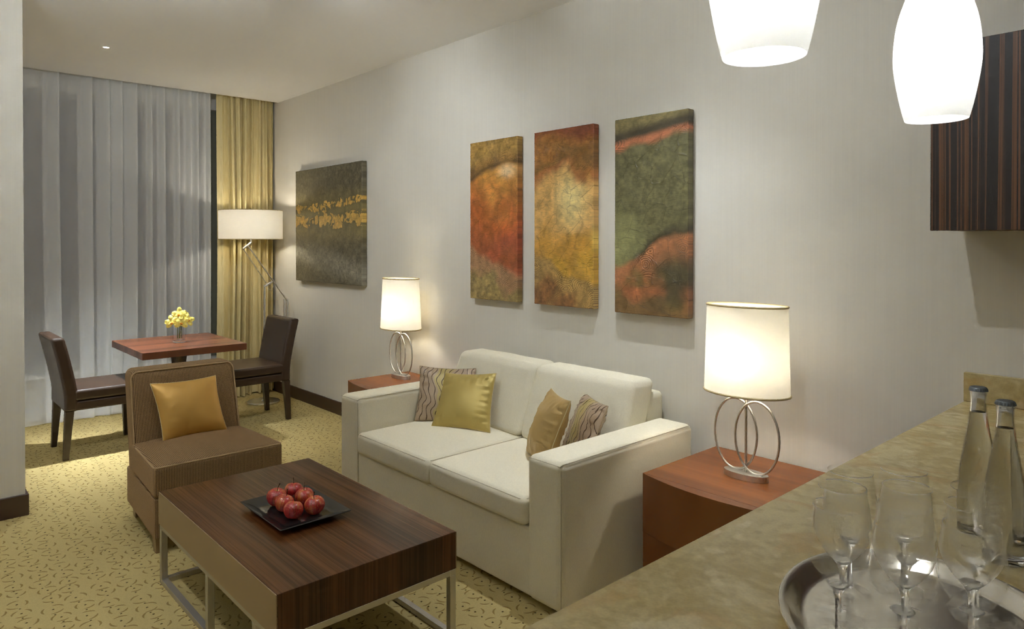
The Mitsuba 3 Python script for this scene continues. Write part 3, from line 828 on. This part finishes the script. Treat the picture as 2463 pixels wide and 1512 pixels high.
def orchid(c, face, up, label, seed):
    """A cymbidium bloom: five petals round a lip, on a stem into the vase."""
    R = np.random.default_rng(seed); face = np.asarray(face, float); face /= np.linalg.norm(face)
    up = np.asarray(up, float); up = up - face * (up @ face); up /= np.linalg.norm(up); rt = np.cross(up, face); c = np.asarray(c, float)
    s = thing('orchid_flower', label, 'flower', 'orchids in the glass vase')
    for k, ang in enumerate((90, 162, 18, 215, 325)):
        a = math.radians(ang + R.normal() * 6); L, Wd = (0.056, 0.038) if k in (0, 3, 4) else (0.054, 0.044)
        d = math.cos(a) * rt + math.sin(a) * up; sd = np.cross(face, d)
        u = np.linspace(0, 1, 12); w = np.linspace(-1, 1, 9); U, Wg = np.meshgrid(u, w, indexing='ij')
        wid = Wd / 2 * np.sin(PI * np.clip(U * 0.80 + 0.14, 0, 1)) ** 0.5
        hgt = 0.022 * U - 0.026 * U ** 2 * (1.2 if k > 2 else 0.7) - 0.010 * Wg ** 2 * np.sin(PI * U) + 0.003 * np.sin(U * 9 + seed + k) + 0.003 * np.sin(Wg * 4 + k * 2 + seed) * U
        top = c + (L * U)[..., None] * d + (wid * Wg)[..., None] * sd + hgt[..., None] * face
        V = np.vstack([top.reshape(-1, 3), (top - 0.0011 * face).reshape(-1, 3)]); q = np.arange(108).reshape(12, 9)
        f = np.stack([q[:-1, :-1], q[1:, :-1], q[1:, 1:], q[:-1, 1:]], -1).reshape(-1, 4); F = np.vstack([f[:, [0, 1, 2]], f[:, [0, 2, 3]]])
        part(s, 'petal', trimesh.Trimesh(V, np.vstack([F, F[:, ::-1] + 108]), process=False), 'mat_petal', True)
    ls = trimesh.creation.icosphere(2, 1.0); v = np.array(ls.vertices) * [0.010, 0.007, 0.010]
    ls.vertices = c + face * 0.012 - up * 0.010 + v[:, :1] * rt + v[:, 1:2] * up + v[:, 2:] * face
    part(s, 'lip', ls, 'mat_lip', True, 'orange brown lip')
    e = np.array([VX + (c[0] - VX) * 0.2, VY + (c[1] - VY) * 0.25, VZ + 0.03])
    path = [c - face * 0.002, c - face * 0.018 - np.array([0, 0, 0.012]), e * 0.5 + (c - face * 0.02) * 0.5 + (np.array([VX, VY, 0]) - [e[0] * 0.5 + c[0] * 0.5, e[1] * 0.5 + c[1] * 0.5, 0]) * 0.5, e]
    path[2][2] = VZ + 0.115
    part(s, 'stem', tube(path, 0.0028, 8), 'mat_green', True)


orchid((-5.575, 1.690, 0.955), (0.75, -0.45, 0.30), (-0.2, 0.1, 1), 'pale yellow orchid bloom topmost in the glass vase', 1)
orchid((-5.562, 1.635, 0.900), (0.75, -0.70, 0.15), (-0.2, -0.3, 1), 'yellow orchid bloom at the left of the vase rim', 2)
orchid((-5.575, 1.752, 0.910), (0.80, 0.30, 0.25), (-0.2, 0.3, 1), 'yellow orchid bloom at the right of the vase rim', 3)
orchid((-5.525, 1.690, 0.900), (0.95, -0.25, 0.0), (0, 0, 1), 'yellow orchid bloom in front at the centre of the vase', 4)

# ------------------------------------------------------------------ floor lamp
s = thing('floor_lamp', 'tall chrome floor lamp with tilted arm and wide cream drum shade by the drape', 'lamp')
FX = -6.365
part(s, 'base', lathe([(0, 0), (0.142, 0), (0.146, 0.003), (0.146, 0.014), (0.141, 0.019), (0.02, 0.022), (0.018, 0.030), (0, 0.030)], 64, 1, 1, (FX, 2.670, 0)), 'mat_chrome', 30)
part(s, 'pole', bar((FX, 2.675, 0.02), (FX, 2.685, 1.10), 0.0095, 14), 'mat_chrome', True)
part(s, 'arm', bar((FX + 0.012, 2.522, 1.468), (FX + 0.012, 2.897, 0.945), 0.0065, 12), 'mat_chrome', True)
part(s, 'arm', bar((FX - 0.012, 2.488, 1.441), (FX - 0.012, 2.720, 1.095), 0.0045, 12), 'mat_chrome', True)
part(s, 'bracket', bar((FX, 2.678, 1.082), (FX, 2.765, 1.132), 0.011, 8), 'mat_nickel', True)
part(s, 'bracket', cat(bar((FX, 2.485, 1.438), (FX, 2.557, 1.496), 0.011, 8), bar((FX, 2.557, 1.490), (FX, 2.557, 1.60), 0.008, 12)), 'mat_nickel', True)
for y, r in ((2.880, 0.012), (2.910, 0.010)):
    part(s, 'counterweight', cat(bar((FX, y, 0.60), (FX, y, 0.955), r, 16)), 'mat_nickel', True)
t = np.linspace(0, 1, 14)
part(s, 'cable', tube(np.stack([np.full(14, FX + 0.01), 2.70 + 0.075 * t, 1.10 - 0.055 * np.sin(PI * t) + 0.01 * t], -1), 0.0022, 6), 'mat_cord_cable', True)
part(s, 'shade', lathe([(0.280, 1.527), (0.280, 1.66), (0.280, 1.790)], 72, 1, 1, (FX, 2.557, 0)), 'mat_shade_floor', True, 'wide cream drum shade')
for z in (1.527, 1.790):
    a = np.linspace(0, 2 * PI, 73)[:-1]
    part(s, 'shade_rim', tube(np.stack([FX + 0.280 * np.cos(a), 2.557 + 0.280 * np.sin(a), np.full(72, z)], -1), 0.003, 6, closed=True), 'mat_trim', True)
part(s, 'shade_spokes', cat(*[bar((FX, 2.557, 1.60), (FX + 0.278 * math.cos(q), 2.557 + 0.278 * math.sin(q), 1.60), 0.002, 6) for q in (0.3, 0.3 + 2 * PI / 3, 0.3 + 4 * PI / 3)]), 'mat_nickel', True)
bl = trimesh.creation.icosphere(3, 0.035); bl.apply_translation([FX, 2.557, 1.665])
scene[s + '__bulb'] = ply(bl, 'mat_bulb', True, emitter=glow(FLOOR_BULB, WARM, PICK['B'][1]))


# ------------------------------------------------------------------ curtains
def hanging(path, z0, z1, rows, sway, hem=0.0, seed=0):
    """A hanging sheet along a path of (x, y) points; sway(t, arc) moves it on its way down (t = 0 on top)."""
    p = np.asarray(path, float)
    V = []
    for i in range(rows):
        t = i / (rows - 1); d = sway(t, p)
        V.append(np.c_[p + d, np.full(len(p), z1 + (z0 - z1) * t)])
    V = np.array(V); n = len(p)
    V[-1, :, 2] += hem * (meshkit.noise(np.c_[p[:, 1] * 6, p[:, 0] * 0, p[:, 0] * 0], seed) - 0.3)
    q = np.arange(rows * n).reshape(rows, n)
    f = np.stack([q[:-1, :-1], q[1:, :-1], q[1:, 1:], q[:-1, 1:]], -1).reshape(-1, 4)
    return trimesh.Trimesh(V.reshape(-1, 3), np.vstack([f[:, [0, 1, 2]], f[:, [0, 2, 3]]]), process=False)


def spline(pts, n):
    from scipy.interpolate import splprep, splev
    pts = np.asarray(pts, float)
    tck, _ = splprep([pts[:, 0], pts[:, 1]], s=0, k=3)
    return np.stack(splev(np.linspace(0, 1, n), tck), -1)


SX = -6.775
folds = [(1.065, 0.058), (1.307, 0.053), (1.44, 0.05), (1.53, 0.06), (1.655, 0.05), (1.80, 0.022), (1.90, 0.03), (2.03, 0.022), (2.13, 0.03), (2.20, 0.02), (2.305, 0.022)]
pts = [(SX + 0.02, 0.64), (SX + 0.015, 0.75), (SX + 0.02, 0.86), (SX + 0.018, 0.94)]
for i, (y, hw) in enumerate(folds):
    pts += [(SX, y - hw * 0.5), (SX + 0.028, y + hw * 0.4), (SX + 0.034, y + hw * 0.95), (SX + 0.004, y + hw * 0.9), (SX - 0.012, y), (SX - 0.034, y - hw * 0.9), (SX - 0.040, y - hw * 0.5), (SX - 0.024, y + hw * 0.5), (SX - 0.012, y + hw * 1.2)]
    if i + 1 < len(folds):
        g0, g1 = y + hw * 1.3, folds[i + 1][0] - folds[i + 1][1] * 0.9
        if g1 - g0 > 0.05: pts += [(SX + 0.005, (g0 + g1) / 2)]
pts += [(SX + 0.01, 2.338)]
sp = spline(pts, 700)


def sway_sheer(t, p):
    w = meshkit.noise(np.c_[p[:, 1] * 5, p[:, 0] * 0 + t * 0.8, p[:, 0] * 0], 4) - 0.5
    return np.c_[0.03 * t * w, 0.03 * t * (meshkit.noise(np.c_[p[:, 1] * 2.5, p[:, 0] * 0 + t * 1.2, p[:, 0] * 0], 8) - 0.5)]


single('sheer_curtain', hanging(sp, 0.012, H + 0.10, 26, sway_sheer, 0.0, 3), 'mat_sheer', 'pleated translucent white sheer curtain across the window', 'curtain', True)
yy = np.linspace(2.385, 2.955, 260)
k = (yy - yy[0]) / (yy[-1] - yy[0])
fold_at = np.array([0.0, 0.235, 0.33, 0.42, 0.52, 0.66, 0.80, 0.90, 1.0])      # uneven pleats, the free edge hangs flat
ph = 2 * PI * np.interp(k, fold_at, np.arange(len(fold_at)))
deep = np.interp(k, [0, 0.12, 0.25, 0.5, 0.75, 1.0], [0.1, 0.3, 1.0, 1.1, 0.9, 0.7])
dx = 0.052 * np.sin(ph - 0.6) * deep + 0.012 * np.sin(2.7 * ph + 1) * deep
dy = 0.026 * np.cos(ph - 0.6) * deep * np.clip(12 * (1 - k), 0, 1)
dp = np.c_[-6.765 + dx, yy + dy]


def sway_drape(t, p):
    g = meshkit.fbm(np.c_[p[:, 1] * 7, p[:, 0] * 0 + t * 1.3, p[:, 0] * 0], 2, 5) - 0.5
    pin = 1 - 0.45 * (1 - t) ** 3
    return np.c_[(p[:, 0] + 6.765) * (pin - 1) + 0.030 * g, 0.035 * (meshkit.noise(np.c_[p[:, 1] * 9, p[:, 0] * 0 + t * 2.0, p[:, 0] * 0], 12) - 0.5) * np.clip((2.96 - p[:, 1]) * 12, 0, 1)]


dm = hanging(dp, 0.012, H + 0.10, 40, sway_drape, 0.02, 6)
single('gold_drape', dm, 'mat_drape', 'floor length gold satin drape gathered in the corner by the window', 'curtain', True)

# ------------------------------------------------------------------ bar counter and wall cabinet
BX = -0.763
s = thing('bar_counter', 'beige travertine topped counter in the right foreground', 'counter')
part(s, 'countertop', cbox(BX, 0.62, 0.33, 2.968, 0.876, 0.916, 0.003), 'mat_travertine', False)
part(s, 'backsplash', cbox(BX, 0.62, 2.948, 2.970, 0.9165, 1.022, 0.002), 'mat_travertine', False, 'low upstand against the wall')
part(s, 'base_cabinet', cbox(BX + 0.05, 0.60, 0.40, 2.955, 0.0, 0.876, 0.003), 'mat_ebony', False)
s = thing('wall_cabinet', 'dark striped ebony veneer wall cabinet hanging above the counter', 'cabinet')
part(s, 'body', cbox(-0.772, 0.62, 2.622, 2.970, 1.540, 2.152, 0.001), 'mat_ebony', False)
for k in range(2):
    part(s, 'door', cbox(-0.772 + k * 0.698, -0.772 + k * 0.698 + 0.694, 2.600, 2.6215, 1.538, 2.1515, 0.001), 'mat_ebony', False)

# tray
TX, TY, TA, TR = -0.350, 1.152, (0.240, 0.200), 1.912
prof = [(0, 0.0), (0.80, 0.0), (0.86, 0.003), (0.935, 0.016), (0.975, 0.0195), (1.0, 0.0200), (1.004, 0.0215), (0.998, 0.0235), (0.970, 0.0225), (0.930, 0.0190), (0.855, 0.0055), (0.80, 0.0028), (0.6, 0.0026), (0.3, 0.0026), (0, 0.0026)]
single('serving_tray', lathe(prof, 120, TA[0], TA[1], (TX, TY, 0.9165), TR), 'mat_silver', 'oval polished silver tray with raised rim on the travertine counter', 'tray', 30)

ZT = 0.9165 + 0.0028
foot_prof = [(0.0330, 0.0004), (0.0325, 0.0012), (0.0270, 0.0020), (0.018, 0.0034), (0.0110, 0.0056), (0.0068, 0.0090)]
stem_prof = [(0, 0.0080), (0.0062, 0.0082), (0.0066, 0.0090), (0.0050, 0.0135), (0.0042, 0.018), (0.0036, 0.035), (0.0036, 0.060), (0.0046, 0.072), (0.0085, 0.0815), (0.0150, 0.0895), (0.0135, 0.0900), (0.0075, 0.0855), (0.0035, 0.0845), (0, 0.0842)]
RISE = 1.06
bowl_prof = [(0.0146, 0.0893), (0.0215, 0.0965), (0.0300, 0.1070), (0.0365, 0.1180), (0.0400, 0.1290), (0.0410, 0.1400), (0.0402, 0.1530), (0.0382, 0.1680), (0.0358, 0.1830), (0.0340, 0.1950)]
bp = np.array(bowl_prof); from scipy.interpolate import CubicSpline
cs = CubicSpline(np.arange(len(bp)), bp); bowl_prof = cs(np.linspace(0, len(bp) - 1, 34)); bowl_prof[:, 1] = 0.0893 + (bowl_prof[:, 1] - 0.0893) * RISE
GL = [(-0.470, 1.190, 'stemmed glass farthest back in the left column on the silver tray'), (-0.448, 1.105, 'stemmed glass in the middle of the left column on the tray'), (-0.419, 1.020, 'stemmed glass nearest the viewer in the left column on the tray'),
      (-0.412, 1.262, 'stemmed glass farthest back in the middle column on the tray'), (-0.380, 1.178, 'second stemmed glass from the back in the middle column on the tray'), (-0.356, 1.094, 'third stemmed glass from the back in the middle column on the tray'), (-0.330, 1.009, 'stemmed glass nearest the viewer in the middle column on the tray'),
      (-0.305, 1.250, 'stemmed glass farthest back in the right column on the tray, before the bottles'), (-0.290, 1.164, 'second stemmed glass from the back in the right column on the tray'), (-0.268, 1.078, 'stemmed glass nearest the viewer in the right column on the tray')]
for x, y, lb in GL:
    g = thing('stemmed_glass', lb, 'glass', 'stemmed glasses on the tray')
    part(g, 'foot', lathe(foot_prof, 48, 1, 1, (x, y, ZT)), 'mat_glass_sheet', True)
    part(g, 'stem', lathe(stem_prof, 40, 1, 1, (x, y, ZT)), 'mat_glass', 40)
    b = part(g, 'bowl', lathe(bowl_prof, 56, 1, 1, (x, y, ZT)), 'mat_glass_sheet', True)
    a = np.linspace(0, 2 * PI, 57)[:-1]
    part(b, 'rim', tube(np.stack([x + 0.0340 * np.cos(a), y + 0.0340 * np.sin(a), np.full(56, ZT + 0.0893 + 0.1057 * RISE)], -1), 0.00075, 6, closed=True), 'mat_glass', True)

# bottles
outer = [(0, 0.004), (0.020, 0.002), (0.030, 0.0), (0.0345, 0.003), (0.0360, 0.010), (0.0362, 0.05), (0.0362, 0.075), (0.0350, 0.100), (0.0310, 0.135), (0.0255, 0.170), (0.0200, 0.205), (0.0160, 0.232), (0.0142, 0.250), (0.0136, 0.262), (0.0134, 0.276), (0.0150, 0.279), (0.0150, 0.284), (0.0132, 0.286), (0.0132, 0.290), (0.0098, 0.290)]
inner_r = lambda z: np.interp(z, [p[1] for p in outer[4:15]], [p[0] for p in outer[4:15]]) - 0.0028
WLINE = 0.243
for x, y, lb in [(-0.397, 1.635, 'clear glass water bottle with grey crown cap, the one farther from the viewer'), (-0.329, 1.530, 'clear glass water bottle with grey crown cap, the one nearer the tray')]:
    g = thing('water_bottle', lb, 'bottle', 'bottles on the counter')
    L = (x, y, 0.9165)
    zi = np.linspace(0.275, WLINE, 8)
    air = [(0.0098, 0.290), (0.0104, 0.282)] + [(float(inner_r(z)), z) for z in zi]
    part(g, 'glass_body', lathe(outer + air[1:], 64, 1, 1, L), 'mat_glass', 30)
    zw = np.linspace(WLINE, 0.014, 26)
    w = [(float(inner_r(z)), z) for z in zw] + [(0.028, 0.009), (0.016, 0.010), (0, 0.013)]
    part(g, 'water', lathe(w[::-1], 64, 1, 1, L), 'mat_water_in_glass', True, 'clear water filling the bottle to the neck')
    part(g, 'water_surface', lathe([(float(inner_r(WLINE)), WLINE), (0.006, WLINE), (0, WLINE)], 64, 1, 1, L), 'mat_water_top', False)
    a = np.arange(84) * 2 * PI / 84
    cr = lambda r, z, am: np.stack([(r + am * np.cos(21 * a)) * np.cos(a) + x, (r + am * np.cos(21 * a)) * np.sin(a) + y, np.full(84, z + 0.9165)], -1)
    part(g, 'cap', loft([cr(0.0135, 0.2865, 0), cr(0.0162, 0.2850, 0.0008), cr(0.0156, 0.2890, 0.0005), cr(0.0146, 0.2920, 0), cr(0.0125, 0.2930, 0)]), 'mat_cap', 40, 'grey crimped crown cap')


# ------------------------------------------------------------------ pendants over the counter
def pendant(x, y, z, label):
    s = thing('pendant_lamp', label, 'lamp')
    L = (x, y, z)
    prof = np.array([(0.0545, 0.0), (0.0610, 0.025), (0.0680, 0.060), (0.0735, 0.095), (0.0752, 0.118), (0.0745, 0.145), (0.0700, 0.185), (0.0610, 0.220), (0.0480, 0.255), (0.0340, 0.285), (0.0220, 0.302)])
    c = CubicSpline(np.arange(len(prof)), prof); p = c(np.linspace(0, len(prof) - 1, 44))
    part(s, 'shade', lathe(p, 72, 1, 1, L), 'mat_opal', True, 'white opal glass shade open at the bottom')
    part(s, 'socket', lathe([(0, 0.295), (0.024, 0.295), (0.024, 0.345), (0.012, 0.36), (0, 0.36)], 32, 1, 1, L), 'mat_nickel', 40)
    part(s, 'cord', bar((x, y, z + 0.355), (x, y, H - 0.02), 0.003, 8), 'mat_cord_cable', True)
    part(s, 'canopy', lathe([(0, -0.03), (0.05, -0.026), (0.055, 0.0), (0, 0.0)], 32, 1, 1, (x, y, H)), 'mat_nickel', 40)
    bl = lathe([(0, 0.150), (0.018, 0.156), (0.026, 0.175), (0.026, 0.215), (0.018, 0.245), (0.012, 0.295), (0, 0.295)], 28, 1, 1, L)
    scene[numbered(s + '__bulb')] = ply(bl, 'mat_bulb', True, emitter=glow(PENDANT_BULB, COOL, PICK['B'][2]))


pendant(-0.469, 0.894, 1.752, 'white glass pendant lamp nearer the viewer, cut by the top of the picture')
pendant(-0.445, 1.531, 1.739, 'white glass pendant lamp in front of the ebony wall cabinet')

# ------------------------------------------------------------------ ceiling spots with no fixture seen
for k, (x, y, pw, ra) in enumerate(UNSEEN_DOWNLIGHTS):
    s = thing('unseen_ceiling_spot', ['small recessed ceiling spotlight, fixture unseen, placed to light the dining table by the window', 'recessed ceiling spotlight out of view, placed to light the right end of the sofa', 'recessed ceiling spotlight out of view, placed to light the carpet left of the coffee table'][k], 'lamp', 'unseen recessed ceiling spotlights')
    part(s, 'housing', lathe([(ra - 0.0005, -0.001), (ra - 0.0005, 0.075), (0, 0.075), (0, 0.078), (ra, 0.078), (ra, -0.001)], 40, 1, 1, (x, y, H)), 'mat_can', False)
    part(s, 'trim_ring', lathe([(ra - 0.0015, 0.002), (ra - 0.0015, -0.002), (ra + 0.008, -0.002), (ra + 0.009, 0.0)], 40, 1, 1, (x, y, H)), 'mat_ceiling', False)
    dp = 0.055 if ra > 0.03 else 0.055
    d = trimesh.creation.cylinder(0.018, 0.004, sections=28); d.apply_translation([x, y, H + dp])
    scene[s + '__lamp'] = ply(d, 'mat_bulb', False, emitter=glow(SPOT_POWER * pw, DOWN, PICK['D'][k]))

# ------------------------------------------------------------------ aimed spots out of view, then added fill uplighters
for k, (x, y, ax, ay, az, pw) in enumerate(UNSEEN_AIMED):
    s = thing('unseen_aimed_spot', ['ceiling spotlight out of view, placed to light the wall between the dark canvas and the three panels', 'ceiling spotlight out of view, placed to light the dark gold splashed canvas', 'ceiling spotlight out of view over the counter, placed to light the wall by the near lamp',
                                  'ceiling spotlight out of view, placed to light the wall at the dark green canvas', 'ceiling spotlight out of view, placed to light the sheer curtain'][k], 'lamp', 'unseen aimed ceiling spotlights')
    o = np.array([x, y, H - 0.09]); dv = np.array([ax, ay, az]) - o; dv /= np.linalg.norm(dv)
    M = trimesh.geometry.align_vectors([0, 0, -1.0], dv); M[:3, 3] = o
    hd = lathe([(0.046, -0.06), (0.046, 0.05), (0, 0.052), (0, 0.055), (0.050, 0.055), (0.050, -0.06)], 36); hd.apply_transform(M)
    part(s, 'head', hd, 'mat_can', False)
    part(s, 'bracket', bar((x, y, H - 0.05), (x, y, H), 0.008, 10), 'mat_nickel', True)
    d = trimesh.creation.cylinder(0.022, 0.004, sections=28); d.apply_translation([0, 0, 0.0]); d.apply_transform(M)
    scene[s + '__lamp'] = ply(d, 'mat_bulb', False, emitter=glow(SPOT_POWER * pw, DOWN, PICK['A'][k]))

for k, (tx, ty, pw) in enumerate(FILL_UPLIGHTERS):
    s = thing('added_fill_uplighter', ['added metal uplighter behind the viewer, fill light for the ceiling and room', 'added metal uplighter out of view, fill light for the projecting wall end and ceiling'][k], 'lamp', 'added fill uplighters around the viewer')
    L = (tx, ty, 0)
    part(s, 'base', lathe([(0, 0), (0.15, 0), (0.15, 0.018), (0.02, 0.026), (0, 0.026)], 48, 1, 1, L), 'mat_nickel', 35)
    part(s, 'pole', bar((tx, ty, 0.02), (tx, ty, 1.76), 0.012, 14), 'mat_nickel', True)
    part(s, 'bowl', lathe([(0, 1.75), (0.06, 1.755), (0.16, 1.80), (0.20, 1.86), (0.197, 1.862), (0.157, 1.806), (0.06, 1.762), (0, 1.76)], 56, 1, 1, L), 'mat_nickel', 40)
    d = trimesh.creation.cylinder(0.10, 0.01, sections=40); d.apply_translation([tx, ty, 1.80])
    scene[s + '__lamp'] = ply(d, 'mat_bulb', False, emitter=glow(FILL_POWER * pw, (0.95, 1.0, 1.05), PICK['T'][k]))
